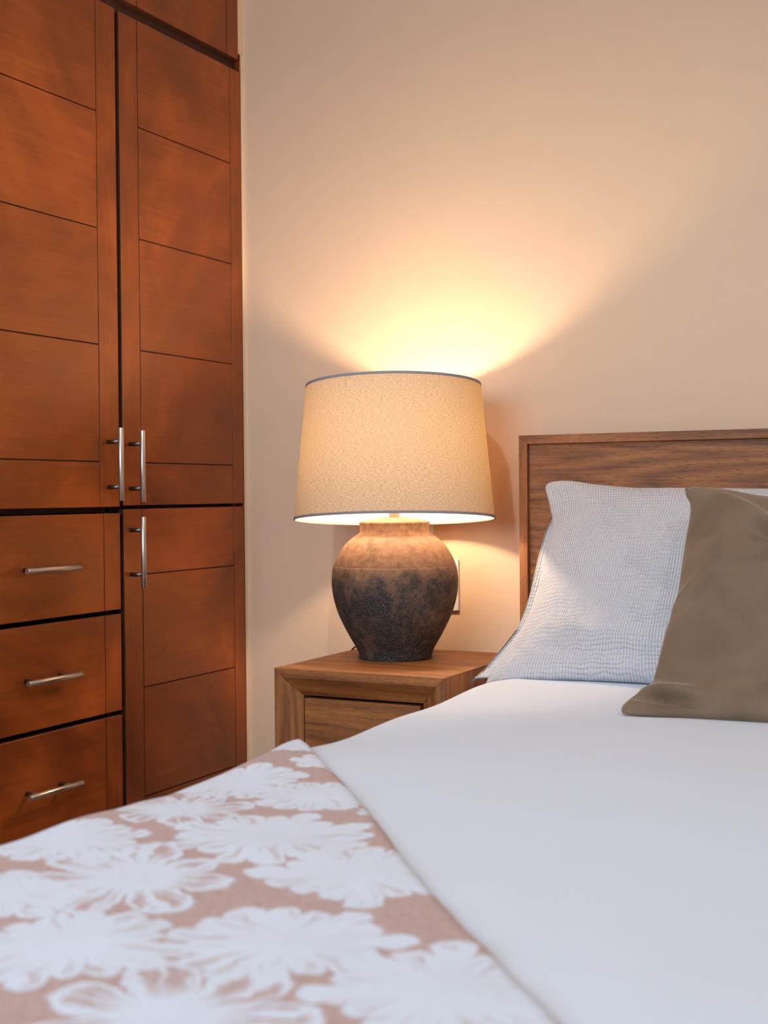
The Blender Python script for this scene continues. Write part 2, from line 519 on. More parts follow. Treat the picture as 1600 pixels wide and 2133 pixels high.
M['throw'] = mat_throw('flower_printed_cotton', [f for f in FLOWERS if f[1] + 1.35 * f[2] > 1.02 and f[0] + 1.35 * f[2] > -0.985])
M['throw_middle'] = mat_throw('flower_printed_cotton_middle', [f for f in FLOWERS if f[1] + 1.35 * f[2] > SPLIT and f[1] - 1.35 * f[2] < 1.02 and f[0] + 1.35 * f[2] > -0.985])
M['throw_foot'] = mat_throw('flower_printed_cotton_foot', [f for f in FLOWERS if f[1] - 1.35 * f[2] < SPLIT])
M['throw_side'] = mat_throw('flower_printed_cotton_side', [f for f in FLOWERS if f[0] - 1.35 * f[2] < -0.985 and f[1] + 1.35 * f[2] > SPLIT])


# ------------------------------------------------------------------ mesh helpers
class MB:
    def __init__(self):
        self.v = []; self.f = []; self.mi = []; self.uv = None; self.smooth = False

    def box(self, x0, x1, y0, y1, z0, z1, mi=0):
        b = len(self.v)
        self.v += [(x, y, z) for z in (z0, z1) for y in (y0, y1) for x in (x0, x1)]
        for q in ((0, 2, 3, 1), (4, 5, 7, 6), (0, 1, 5, 4), (2, 6, 7, 3), (0, 4, 6, 2), (1, 3, 7, 5)):
            self.f.append([b + i for i in q]); self.mi.append(mi)
        return self

    def poly(self, pts, mi=0):
        b = len(self.v)
        self.v += [tuple(p) for p in pts]
        self.f.append(list(range(b, b + len(pts)))); self.mi.append(mi)

    def cyl(self, p0, p1, r, n=20, mi=0, r1=None, chamfer=0.0):
        p0, p1 = Vector(p0), Vector(p1)
        r1 = r if r1 is None else r1
        ax = (p1 - p0).normalized()
        a = ax.orthogonal().normalized(); c = ax.cross(a)
        secs = [(p0, r), (p1, r1)]
        if chamfer:
            secs = [(p0, r - chamfer), (p0 + ax * chamfer, r), (p1 - ax * chamfer, r1), (p1, r1 - chamfer)]
        b = len(self.v)
        for p, rr in secs:
            for i in range(n):
                t = 2 * math.pi * i / n
                self.v.append(tuple(p + a * (rr * math.cos(t)) + c * (rr * math.sin(t))))
        for k in range(len(secs) - 1):
            for i in range(n):
                j = (i + 1) % n
                self.f.append([b + k * n + i, b + k * n + j, b + (k + 1) * n + j, b + (k + 1) * n + i]); self.mi.append(mi)
        self.f.append([b + i for i in range(n)][::-1]); self.mi.append(mi)
        e = b + (len(secs) - 1) * n
        self.f.append([e + i for i in range(n)]); self.mi.append(mi)
        return self

    def lathe(self, prof, n=96, mi=0, cx=0, cy=0, close=False):
        b = len(self.v)
        for r, z in prof:
            for i in range(n):
                t = 2 * math.pi * i / n
                self.v.append((cx + r * math.cos(t), cy + r * math.sin(t), z))
        m = len(prof)
        for k in range(m - 1 + (1 if close else 0)):
            k2 = (k + 1) % m
            for i in range(n):
                j = (i + 1) % n
                self.f.append([b + k * n + i, b + k * n + j, b + k2 * n + j, b + k2 * n + i]); self.mi.append(mi)
        return self

    def tube(self, pts, r, n=10, mi=0):
        pts = [Vector(p) for p in pts]
        b = len(self.v)
        for k, p in enumerate(pts):
            d = (pts[min(k + 1, len(pts) - 1)] - pts[max(k - 1, 0)]).normalized()
            a = d.cross(Vector((0.3, 0.2, 1))).normalized(); c = d.cross(a)
            for i in range(n):
                t = 2 * math.pi * i / n
                self.v.append(tuple(p + a * (r * math.cos(t)) + c * (r * math.sin(t))))
        for k in range(len(pts) - 1):
            for i in range(n):
                j = (i + 1) % n
                self.f.append([b + k * n + i, b + k * n + j, b + (k + 1) * n + j, b + (k + 1) * n + i]); self.mi.append(mi)
        self.f.append([b + i for i in range(n)][::-1]); self.mi.append(mi)
        e = b + (len(pts) - 1) * n
        self.f.append([e + i for i in range(n)]); self.mi.append(mi)
        return self

    def build(self, name, mats, parent=None, bevel=0.0, smooth=False, origin=None, seg=2, sub=0):
        org = Vector(origin) if origin is not None else (Vector(parent['_o']) if parent is not None and '_o' in parent else Vector((0, 0, 0)))
        me = bpy.data.meshes.new(name)
        me.from_pydata([tuple(Vector(p) - org) for p in self.v], [], self.f)
        mats = mats if isinstance(mats, (list, tuple)) else [mats]
        for m in mats:
            me.materials.append(m)
        for p, mi in zip(me.polygons, self.mi):
            p.material_index = mi
            p.use_smooth = smooth
        bm = bmesh.new(); bm.from_mesh(me)
        if not self.uv:
            bmesh.ops.recalc_face_normals(bm, faces=bm.faces)
        bm.to_mesh(me); bm.free()
        if self.uv:
            ul = me.uv_layers.new(name='UVMap')
            for lp in me.loops:
                ul.data[lp.index].uv = self.uv[lp.vertex_index]
        o = bpy.data.objects.new(name, me)
        C.objects.link(o)
        if parent is not None:
            o.parent = parent
            if '_o' in parent and origin is not None:
                o.location = org - Vector(parent['_o'])
        elif origin is not None:
            o.location = org
        o['_o'] = tuple(org)
        if bevel:
            md = o.modifiers.new('bevel', 'BEVEL'); md.width = bevel; md.segments = seg; md.limit_method = 'ANGLE'
            md.angle_limit = math.radians(40); md.harden_normals = False
        if sub:
            md = o.modifiers.new('sub', 'SUBSURF'); md.levels = sub; md.render_levels = sub
        if smooth and not sub:
            for e in me.edges:
                pass
        return o


def thing(name, label, cat, loc, group=None):
    o = bpy.data.objects.new(name, None)
    C.objects.link(o)
    o.location = loc
    o.empty_display_size = 0.1
    o['_o'] = tuple(loc)
    o['label'] = label; o['category'] = cat
    if group:
        o['group'] = group
    return o


def tag(o, label, cat, group=None):
    o['label'] = label; o['category'] = cat
    if group:
        o['group'] = group
    return o


def struct(o):
    o['kind'] = 'structure'
    return o


# ------------------------------------------------------------------ room
WY = 2.771            # back wall
WX = -1.785           # plane of the wardrobe fronts
XL, XR, YF = -2.40, 2.10, -2.20
T = 0.12
struct(MB().box(XL - T, XR + T, WY, WY + T, 0, CEIL).build('wall_back', M['wall']))
struct(MB().box(XL - T, XL, YF - T, WY, 0, CEIL).build('wall_left', M['wall']))
struct(MB().box(XR, XR + T, YF - T, WY, 0, CEIL).build('wall_right', M['wall']))
wf = MB()
wx0, wx1, wz0, wz1 = -1.95, 0.05, 1.08, 2.36
wf.box(XL, wx0, YF - T, YF, 0, CEIL).box(wx1, XR, YF - T, YF, 0, CEIL).box(wx0, wx1, YF - T, YF, 0, wz0).box(wx0, wx1, YF - T, YF, wz1, CEIL)
struct(wf.build('wall_front', M['wall']))
struct(MB().box(XL - T, XR + T, YF - T, WY + T, -0.1, 0).build('floor', M['floor']))
struct(MB().box(XL - T, XR + T, YF - T, WY + T, CEIL, CEIL + 0.1).build('ceiling', M['ceiling']))
wn = MB()
for a, b_ in ((wx0, wx0 + 0.05), (wx1 - 0.05, wx1), (-0.975, -0.925)):
    wn.box(a, b_, YF - 0.09, YF - 0.03, wz0, wz1)
wn.box(wx0, wx1, YF - 0.09, YF - 0.03, wz0, wz0 + 0.05).box(wx0, wx1, YF - 0.09, YF - 0.03, wz1 - 0.05, wz1)
struct(wn.build('window_1', M['plastic'], bevel=0.003))
struct(MB().box(WX - 0.006, WX - 0.0005, WY - 0.009, WY - 0.0005, 0.0, 1.08 + H).build('trim_1', M['caulk']))
struct(MB().box(WX - 0.008, WX - 0.003, WY - 0.0215, WY - 0.0005, 1.0815 + H, CEIL).build('trim_2', M['caulk']))

for sx, sy, sp in SPOTS:
    dl = thing('ceiling_downlight', 'recessed ceiling downlight with a white ring, ' + ('nearer the wardrobe' if sx < 0 else 'above the bed'), 'ceiling light', (sx, sy, CEIL))
    MB().lathe([(0.040, CEIL - 0.0005), (0.060, CEIL - 0.0005), (0.060, CEIL - 0.006), (0.056, CEIL - 0.010), (0.042, CEIL - 0.008)], n=48, cx=sx, cy=sy, close=True).build('trim_ring', M['plastic'], dl, smooth=True)
    MB().cyl((sx, sy, CEIL - 0.004), (sx, sy, CEIL - 0.001), 0.041, n=40).build('lens', M['plastic'], dl)

# ------------------------------------------------------------------ wardrobe
BX = XL + 0.002
WT = 0.018
ward = thing('wardrobe', 'tall built-in reddish brown wooden wardrobe with steel bar handles', 'wardrobe', (WX - 0.30, 2.0, 0))
Y0 = 1.30                     # left end of the wardrobe, outside the picture
cb = MB()
fx = WX - WT - 0.002          # front of the carcass boards
cb.box(BX, fx, Y0, Y0 + 0.018, 0.0, CEIL - 0.004)
cb.box(BX, fx, WY - 0.036, WY - 0.018, 0.0, 2.05)
cb.box(BX, fx, Y0, WY - 0.02, 0.0, 0.05)
cb.box(BX, BX + 0.01, Y0, WY - 0.02, 0.0, CEIL - 0.004, 1)
cb.box(BX, fx - 0.02, 2.268, 2.286, 0.05, CEIL - 0.004, 1)
for zz in (-0.029, 1.048, ):
    cb.box(BX, fx - 0.02, Y0 + 0.02, WY - 0.04, zz - 0.009 + H, zz + 0.009 + H, 1)
cb.box(BX, fx, Y0, WY - 0.02, CEIL - 0.03, CEIL - 0.004)
cb.build('carcass', [M['ward_z'], M['ward_dark']], ward, bevel=0.001)
# upright frame strip beside the wall, and the dark rail under the upper doors
MB().box(WX - 0.10, WX - 0.001, 2.7575, WY - 0.0105, 0.0, 1.078 + H).build('end_stile', M['ward_z'], ward, bevel=0.0015)
MB().box(WX - 0.10, WX - 0.003, 2.7505, WY - 0.0225, 1.0795 + H, CEIL - 0.004).build('end_stile', M['ward_z'], ward, bevel=0.0015)
MB().box(WX - 0.10, WX - WT + 0.001, Y0, 2.7565, 1.030 + H, 1.0795 + H).build('rail', M['ward_dark'], ward, bevel=0.001)


def front_panel(y0, y1, z0, z1, ya, yb, cuts, gap=0.0026, dep=0.0035):
    """Slab with shallow grooves: stiles outside ya/yb (if given), boards between, cut at the heights in cuts."""
    m = MB()
    x0, x1 = WX - WT, WX
    xi = x1 - dep
    m.box(x0, xi, y0, y1, z0, z1, 2)
    L = y0
    if ya is not None:
        m.box(xi, x1, y0, ya - gap / 2, z0, z1, 0); L = ya + gap / 2
    Rr = y1
    if yb is not None:
        m.box(xi, x1, yb + gap / 2, y1, z0, z1, 0); Rr = yb - gap / 2
    zs = [z0] + sorted(cuts) + [z1]
    for i in range(len(zs) - 1):
        a = zs[i] + (gap / 2 if i else 0); b = zs[i + 1] - (gap / 2 if i < len(zs) - 2 else 0)
        m.box(xi, x1, L, Rr, a, b, 1)
    return m


DM = [M['ward_z'], M['ward_y'], M['ward_dark']]
gz = [0.0695 + H, 0.3150 + H, 0.5588 + H, 0.8022 + H]
lz = [-0.1752 + H, -0.4239 + H, -0.6649 + H]


def handle_mesh():
    m = MB()
    Lh, pr = 0.154, 0.0335
    m.cyl((pr, 0, -Lh / 2), (pr, 0, Lh / 2), 0.0060, n=24, mi=0, chamfer=0.0006)
    for s in (-1, 1):
        m.cyl((0, 0, s * 0.048), (pr - 0.003, 0, s * 0.048), 0.0046, n=16, mi=1)
    o = m.build('handle', [M['steel'], M['post']], smooth=False)
    me = o.data
    bpy.data.objects.remove(o)
    for p in me.polygons:
        p.use_smooth = len(p.vertices) == 4
    return me


HM = handle_mesh()


def handle(door, y, z, flat=False):
    o = bpy.data.objects.new('handle', HM)
    C.objects.link(o)
    o.parent = door
    o.location = Vector((WX, y, z)) - Vector(door['_o'])
    if flat:
        o.rotation_euler = (math.radians(90), 0, 0)
    o['label'] = 'brushed steel bar handle'
    return o


d = front_panel(2.284, 2.755, -0.0235 + H, 1.0345 + H, 2.3473, 2.7102, gz).build('door', DM, ward, bevel=0.0007)
handle(d, 2.307, 0.061 + H)
d = front_panel(1.799, 2.270, -0.0255 + H, 1.0360 + H, 1.862, 2.2063, gz).build('door', DM, ward, bevel=0.0007)
handle(d, 2.233, 0.064 + H)
d = front_panel(1.322, 1.793, -0.0255 + H, 1.0360 + H, 1.386, 1.73, gz).build('door', DM, ward, bevel=0.0007)
d = front_panel(2.284, 2.755, 0.045, -0.0315 + H, 2.3473, 2.7102, lz).build('door', DM, ward, bevel=0.0007)
handle(d, 2.307, -0.125 + H)
d = front_panel(2.284, 2.7495, 1.0640 + H, CEIL - 0.035, 2.3473, 2.700, [1.31 + H]).build('door', DM, ward, bevel=0.0007)
d = front_panel(1.799, 2.270, 1.0640 + H, CEIL - 0.035, 1.862, 2.2063, [1.31 + H]).build('door', DM, ward, bevel=0.0007)
d = front_panel(1.322, 1.793, 1.0640 + H, CEIL - 0.035, 1.386, 1.73, [1.31 + H]).build('door', DM, ward, bevel=0.0007)
for z0, z1, hz in ((-0.2451, -0.0394, -0.1455), (-0.4615, -0.2552, -0.3615), (-0.680, -0.472, -0.581), (-0.898, -0.690, -0.795)):
    d = front_panel(1.799, 2.2700, z0 + H, z1 + H, None, 2.2165, []).build('drawer', DM, ward, bevel=0.0009)
    handle(d, 2.021, hz + H, True)
d = front_panel(1.322, 1.793, 0.045, -0.0395 + H, 1.386, 1.73, lz).build('door', DM, ward, bevel=0.0007)


# ------------------------------------------------------------------ nightstand
NX0, NX1, NYF, NYB, NZ = -1.405, -1.029, 2.275, 2.684, -0.352 + H
night = thing('nightstand', 'natural wood nightstand beside the bed, with the lit lamp on top', 'nightstand', ((NX0 + NX1) / 2, (NYF + NYB) / 2, 0))


def ring_side(i, x0, x1, z0, z1, prof):
    """One mitred side (0 top, 1 right, 2 bottom, 3 left) of a rectangular frame; prof = (inset, y) points."""
    m = MB()
    cs = [(x0, z1, 1, -1), (x1, z1, -1, -1), (x1, z0, -1, 1), (x0, z0, 1, 1)]
    A, B = cs[i], cs[(i + 1) % 4]
    n = len(prof)
    for c in (A, B):
        for w, y in prof:
            m.v.append((c[0] + c[2] * w, y, c[1] + c[3] * w))
    for k in range(n):
        j = (k + 1) % n
        m.f.append([k, j, n + j, n + k]); m.mi.append(0)
    m.f.append(list(range(n))); m.mi.append(0)
    m.f.append(list(range(n, 2 * n))[::-1]); m.mi.append(0)
    return m


nz0 = 0.03
prof = [(0, NYF), (0, NYB), (0.022, NYB), (0.022, NYF + 0.05), (0.055, NYF + 0.05), (0.055, NYF + 0.024), (0.0175, NYF)]
names = ['top_panel', 'side_panel', 'base_panel', 'side_panel']
for i in range(4):
    ring_side(i, NX0, NX1, nz0, NZ, prof).build(names[i], M['oak_x'] if i in (0, 2) else M['oak_z'], night, bevel=0.0006)
MB().box(NX0 + 0.023, NX1 - 0.023, NYB - 0.012, NYB - 0.002, nz0 + 0.023, NZ - 0.023).build('back_panel', M['oak_x'], night)
for sx in (NX0 + 0.03, NX1 - 0.07):
    for sy in (NYF + 0.04, NYB - 0.08):
        MB().box(sx, sx + 0.04, sy, sy + 0.04, 0, nz0).build('foot', M['oak_z'], night, bevel=0.002)
zt, zm, zb_ = NZ - 0.0600, (NZ + nz0) / 2, nz0 + 0.0595
for a, b_ in ((zm + 0.003, zt), (zb_, zm - 0.003)):
    dr = MB()
    dr.box(NX0 + 0.0595, NX1 - 0.0595, NYF + 0.018, NYF + 0.038, a, b_)
    dr.build('drawer', M['oak_x'], night, bevel=0.0012)
    bx = MB()
# dark block put in as the shaded inside behind the drawer fronts
MB().box(NX0 + 0.06, NX1 - 0.06, NYF + 0.0385, NYB - 0.03, nz0 + 0.06, NZ - 0.07).build('dark_core', M['ward_dark'], night)

# ------------------------------------------------------------------ lamp
LX, LY = -1.254, 2.522
K = 0.001026
lamp = thing('table_lamp', 'lit table lamp with an aged clay vase base and linen drum shade', 'lamp', (LX, LY, NZ))
pr = [(0.0, 0.0025), (0.0725, 0.0025), (0.0765, 0.0035), (0.0795, 0.012), (0.0835, 0.022), (0.0995, 0.050), (0.1175, 0.086), (0.1275, 0.114), (0.1328, 0.138), (0.1347, 0.158),
      (0.1340, 0.178), (0.1318, 0.193), (0.1310, 0.1955), (0.1300, 0.1970), (0.1278, 0.2045), (0.1190, 0.224), (0.1060, 0.2445), (0.0905, 0.2600), (0.0790, 0.2680), (0.0748, 0.2725),
      (0.0738, 0.2780), (0.0740, 0.2880), (0.0750, 0.2930), (0.0742, 0.2960), (0.0700, 0.2980), (0.0500, 0.3025), (0.0250, 0.3060), (0.0, 0.3070)]
pr = [(r, z - max(0.0, z - 0.2) * 0.07) for r, z in pr]
pv = MB()


def smooth_prof(p, k=4):
    out = []
    for i in range(len(p) - 1):
        a = p[max(i - 1, 0)]; b = p[i]; c = p[i + 1]; d = p[min(i + 2, len(p) - 1)]
        for s in range(k):
            t = s / k
            f = lambda j: 0.5 * ((2 * b[j]) + (-a[j] + c[j]) * t + (2 * a[j] - 5 * b[j] + 4 * c[j] - d[j]) * t * t + (-a[j] + 3 * b[j] - 3 * c[j] + d[j]) * t ** 3)
            out.append((max(f(0), 0.0), f(1)))
    out.append(p[-1])
    return out


sp_ = smooth_prof(pr, 4)
sp_[0] = (0.0005, sp_[0][1]); sp_[-1] = (0.0005, sp_[-1][1])
pv.lathe([(r, z + NZ) for r, z in sp_], n=128, cx=LX, cy=LY)
pv.build('vase_base', M['vase'], lamp, smooth=True)
MB().cyl((LX, LY, NZ + 0.0002), (LX, LY, NZ + 0.0035), 0.0775, n=64).build('felt_pad', M['cord'], lamp)
ZB = 0.085 + H            # centre of the bulb
ZN = NZ + 0.298
MB().cyl((LX, LY, ZN), (LX, LY, ZN + 0.052), 0.0112, n=32, chamfer=0.001).cyl((LX, LY, ZN + 0.05), (LX, LY, ZB - 0.038), 0.017, n=32, chamfer=0.002).build('stem', M['lampsocket'], lamp, smooth=False)
bl = MB()
bl.lathe([(0.0005, ZB + 0.033), (0.012, ZB + 0.031), (0.023, ZB + 0.023), (0.030, ZB + 0.010), (0.0315, ZB), (0.029, ZB - 0.012), (0.021, ZB - 0.024), (0.0145, ZB - 0.032), (0.0135, ZB - 0.044)], n=32, cx=LX, cy=LY)
bl.build('bulb', M['bulb'], lamp, smooth=True)
cl = MB()  # unseen collar added to cut the bulb's downward light
cl.lathe([(0.0240, ZB - 0.0240), (0.0225, ZB - 0.027), (0.0175, ZB - 0.034), (0.0168, ZB - 0.050), (0.0155, ZB - 0.050), (0.0158, ZB - 0.034), (0.0212, ZB - 0.0265), (0.0228, ZB - 0.0240)], n=40, cx=LX, cy=LY, close=True)
cl.build('bulb_light_guard', M['plastic'], lamp, smooth=True)

# shade, slightly tipped: its front edge sits higher
zc0, zc1 = -0.0575 + H, 0.2275 + H
RB, RT = 0.2125, 0.1865
tilt = math.radians(4.6)
toward = Vector((-f_.x, -f_.y, 0)).normalized()
axis = toward.cross(Vector((0, 0, 1))).normalized()
piv = Vector((LX, LY, (zc0 + zc1) / 2))
Rm = Matrix.Rotation(tilt, 3, axis)
if (Rm @ toward).z < 0:
    Rm = Matrix.Rotation(-tilt, 3, axis)


def tip(m):
    m.v = [tuple(piv + Rm @ (Vector(p) - piv)) for p in m.v]
    return m


sh = MB()
n, k = 144, 16
uvs = []
seam = math.atan2(-0.84, -0.54)
for j in range(k + 1):
    f = j / k
    for i in range(n + 1):
        t = 2 * math.pi * i / n + 2.2
        r = RB + (RT - RB) * f
        sh.v.append((LX + r * math.cos(t), LY + r * math.sin(t), zc0 + (zc1 - zc0) * f))
        uvs.append((0.2 * t, (zc1 - zc0) * f))
for j in range(k):
    for i in range(n):
        a = j * (n + 1) + i
        sh.f.append([a, a + 1, a + n + 2, a + n + 1]); sh.mi.append(0)
sh.uv = uvs
tip(sh).build('lamp_shade', M['shade'], lamp, smooth=True)
sm = MB(); sm.uv = []
ang = math.atan2(-f_.y, -f_.x) - math.radians(31)
for kk, (da, zz) in enumerate(((-0.0035, zc1 - 0.030), (0.0035, zc1 - 0.030), (0.0035, zc1 - 0.002), (-0.0035, zc1 - 0.002))):
    rr = RB + (RT - RB) * (zz - zc0) / (zc1 - zc0) + 0.0007
    sm.v.append((LX + rr * math.cos(ang + da), LY + rr * math.sin(ang + da), zz)); sm.uv.append((kk * 0.001, 0))
sm.f.append([0, 1, 2, 3]); sm.mi.append(0)
tip(sm).build('shade_seam', M['shade'], lamp)
for z, r, dz in ((zc0, RB, 1), (zc1, RT, -1)):
    bd = MB()
    bd.lathe([(r + 0.0009, z - 0.0008 * dz), (r + 0.0013, z + 0.0045 * dz), (r - 0.0014, z + 0.0045 * dz), (r - 0.0014, z - 0.0008 * dz)], n=128, cx=LX, cy=LY, close=True)
    tip(bd).build('shade_binding', M['trimtape'], lamp, smooth=False)
spd = MB()
zs_ = zc1 - 0.012
for q in range(3):
    t = 2 * math.pi * q / 3 + 0.5
    spd.tube([(LX + 0.012 * math.cos(t), LY + 0.012 * math.sin(t), zs_ - 0.02), (LX + 0.10 * math.cos(t), LY + 0.10 * math.sin(t), zs_ - 0.015), (LX + (RT - 0.002) * math.cos(t), LY + (RT - 0.002) * math.sin(t), zs_)], 0.0014, n=8)
spd.lathe([(0.010, zs_ - 0.021), (0.014, zs_ - 0.021), (0.014, zs_ - 0.018), (0.010, zs_ - 0.018)], n=24, cx=LX, cy=LY, close=True)
tip(spd)
for s in (-1, 1):
    spd.tube([(LX + s * 0.012, LY, ZN + 0.050), (LX + s * 0.055, LY, ZB - 0.02), (LX + s * 0.058, LY, ZB + 0.03), (LX + s * 0.03, LY, ZB + 0.09), (LX, LY, zs_ - 0.019)], 0.0013, n=8)
spd.build('shade_carrier', M['lampsocket'], lamp)
cord_pts = [(-1.300, 2.560, NZ + 0.012), (-1.330, 2.578, NZ + 0.017), (-1.362, 2.590, NZ + 0.0165), (-1.386, 2.600, NZ + 0.0105), (-1.401, 2.606, NZ + 0.0035), (-1.4075, 2.609, NZ - 0.006), (-1.4080, 2.612, NZ - 0.04), (-1.4080, 2.64, NZ - 0.28)]
cp = smooth_prof
pts = []
for i in range(len(cord_pts) - 1):
    a = Vector(cord_pts[max(i - 1, 0)]); b_ = Vector(cord_pts[i]); c = Vector(cord_pts[i + 1]); d = Vector(cord_pts[min(i + 2, len(cord_pts) - 1)])
    for s in range(6):
        t = s / 6
        pts.append(0.5 * ((2 * b_) + (c - a) * t + (2 * a - 5 * b_ + 4 * c - d) * t * t + (3 * b_ - a - 3 * c + d) * t ** 3))
MB().tube(pts, 0.0019, n=10).build('cord', M['cord'], lamp, smooth=True)

# ------------------------------------------------------------------ wall plates
ws = thing('wall_socket', 'white wall socket plate low on the wall behind the vase', 'socket', (-1.248, WY, -0.213 + H))
MB().box(-1.284, -1.213, WY - 0.0075, WY - 0.0002, -0.272 + H, -0.154 + H).build('plate', M['plastic'], ws, bevel=0.002)
MB().box(-1.266, -1.231, WY - 0.0095, WY - 0.0077, -0.246 + H, -0.180 + H).build('insert', M['plastic'], ws, bevel=0.0008)
ws = thing('light_switch', 'white switch plate on the wall just beneath the lamp shade', 'light switch', (-1.311, WY, -0.06 + H))
MB().box(-1.346, -1.275, WY - 0.0075, WY - 0.0002, -0.120 + H, -0.002 + H).build('plate', M['plastic'], ws, bevel=0.002)
MB().box(-1.328, -1.293, WY - 0.0105, WY - 0.0077, -0.094 + H, -0.028 + H).build('rocker', M['plastic'], ws, bevel=0.001)

# ------------------------------------------------------------------ bed
BTOP = -0.357 + H
XE, YE = -0.985, 0.56         # outer faces of the bedding on the left and at the foot
bed = thing('bed', 'double bed with a framed natural wood headboard against the wall', 'bed', (-0.22, 1.65, 0))
HX0, HX1, HZ = -1.0355, 0.60, 0.121 + H
hb = MB().box(HX0 + 0.0195, HX1 - 0.0195, 2.703, 2.740, 0.25, HZ - 0.0185).build('headboard', M['oak_x'], bed)
hprof = [(0, 2.690), (0, 2.755), (0.019, 2.755), (0.019, 2.690)]
for i in (0, 1, 3):
    ring_side(i, HX0, HX1, 0.0, HZ, hprof).build('headboard_edge', M['oak_x'] if i == 0 else M['oak_z'], hb, bevel=0.0008)
MB().box(-0.94, 0.50, 0.64, 2.685, 0.12, 0.30).build('bed_frame', M['oak_y'], bed, bevel=0.004)
for sx in (-0.90, 0.40):
    for sy in (0.70, 2.58):
        MB().box(sx, sx + 0.06, sy, sy + 0.06, 0, 0.12).build('leg', M['oak_z'], bed, bevel=0.003)
MB().box(-0.955, 0.52, 0.60, 2.685, 0.30, BTOP - 0.03).build('mattress', M['mattress'], bed, bevel=0.03, seg=4)


def fold(q, R=0.07):
    """Flat distance q inward from the outer face (q can be negative) -> (horizontal offset from outer face, drop)."""
    arc = R * math.pi / 2
    flat0 = R
    if q >= flat0:
        return q, 0.0
    s = flat0 - q
    if s < arc:
        a = s / R
        return R - R * math.sin(a), R - R * math.cos(a)
    return 0.0, R + (s - arc)


def bednoise(x, y):
    n1 = noise.noise(Vector((x * 2.3, y * 1.7, 3.1))) * 0.0045
    n2 = noise.noise(Vector((x * 6.0, y * 5.0, 8.1))) * 0.0018
    # gentle billow along the left edge
    e = math.exp(-((x - XE - 0.06) / 0.10) ** 2)
    n3 = e * (0.004 * math.sin(y * 9.0 + 0.6) + 0.003 * math.sin(y * 17.0 + 1.0))
    n4 = 0.007 * math.exp(-((y - 0.98) / 0.22) ** 2) * e
    return n1 + n2 + n3 + n4


def drape(x, y, off=0.0):
    """Flat cloth point -> point lying on the bed and hanging over the left side and the foot."""
    hx, dx = fold(x - XE)
    hy, dy = fold(y - YE)
    X = XE + hx if x < XE + 0.07 else x
    Y = YE + hy if y < YE + 0.07 else y
    w = 1.0 if (dx == 0 and dy == 0) else max(0.0, 1 - (dx + dy) / 0.07)
    z = BTOP - max(dx, dy) - 0.35 * min(dx, dy) + bednoise(X, Y) * (0.35 + 0.65 * w)
    nx = ny = 0.0
    nz = 1.0
    if dx > 0:
        a = min(max(dx, 0) / 0.07, 1.0); nx = -a; nz = 1 - a
    if dy > 0:
        a = min(dy / 0.07, 1.0); ny = -a; nz = min(nz, 1 - a)
    rip = 0.006 * math.sin(y * 21.0 + 2.0 * math.sin(y * 5)) * min(max(dx - 0.05, 0) / 0.2, 1.0)
    v = Vector((nx, ny, max(nz, 0))); v.normalize()
    return Vector((X - rip, Y, z)) + v * off


dv = MB(); dv.uv = []
xs = list(np.arange(XE - 0.30, XE + 0.12, 0.008)) + list(np.arange(XE + 0.12, 0.56, 0.02))
ys = list(np.arange(YE - 0.28, YE + 0.12, 0.01)) + list(np.arange(YE + 0.12, 2.672, 0.012))
for y in ys:
    for x in xs:
        dv.v.append(tuple(drape(x, y))); dv.uv.append((x, y))
nx_ = len(xs)
for j in range(len(ys) - 1):
    for i in range(nx_ - 1):
        a = j * nx_ + i
        dv.f.append([a, a + 1, a + nx_ + 1, a + nx_]); dv.mi.append(0)
duv = dv.build('duvet', M['duvet'], smooth=True, origin=(-0.22, 1.6, BTOP - 0.05))
md = duv.modifiers.new('thick', 'SOLIDIFY'); md.thickness = 0.02; md.offset = -1
tag(duv, 'plain white duvet covering the bed and hanging over its side', 'duvet')

# throw laid slantwise over the foot of the bed
th = MB(); th.uv = []
E0 = Vector((-0.947, 1.598)); E1 = Vector((-0.293, 0.825))
e = (E1 - E0).normalized(); nn = Vector((e.y, -e.x))
if nn.x > 0:
    nn = -nn
na, nb_ = 210, 170
A0, A1, B1 = -0.42, 1.40, 1.18
for j in range(nb_ + 1):
    b_ = B1 * j / nb_
    for i in range(na + 1):
        a = A0 + (A1 - A0) * i / na
        wob = 0.006 * math.sin(a * 7 + 0.5) * math.exp(-b_ / 0.1) + 0.012 * math.exp(-((a - 0.42) / 0.25) ** 2) * math.exp(-b_ / 0.15)
        P = E0 + e * a + nn * (b_ - wob)
        x, y = P.x, P.y
        x = max(x, XE - 0.36); y = max(y, YE - 0.30)
        off = 0.0075
        # the upper corner of the throw is rumpled where it turns over the side
        off += 0.011 * math.exp(-((a + 0.012) / 0.06) ** 2) * math.exp(-((b_ - 0.03) / 0.06) ** 2)
        off += 0.0035 * math.sin(a * 95) * math.exp(-((a + 0.045) / 0.05) ** 2) * math.exp(-((b_ - 0.02) / 0.05) ** 2)
        off += 0.002 * noise.noise(Vector((P.x * 14, P.y * 14, 0)))
        if b_ < 0.004:
            off -= 0.005
        th.v.append(tuple(drape(x, y, off)))
        th.uv.append((P.x, P.y))
for j in range(nb_):
    for i in range(na):
        a = j * (na + 1) + i
        th.f.append([a, a + na + 1, a + na + 2, a + 1])
        fu, fv = th.uv[a]
        th.mi.append(1 if fv < SPLIT else (2 if fu < -0.985 else (0 if fv > 1.02 else 3)))
tho = th.build('throw_blanket', [M['throw'], M['throw_foot'], M['throw_side'], M['throw_middle']], smooth=True, origin=(-0.6, 1.0, BTOP))
md = tho.modifiers.new('thick', 'SOLIDIFY'); md.thickness = 0.0045; md.offset = -1
tag(tho, 'dusty pink throw printed with white flowers laid across the foot of the bed', 'throw')


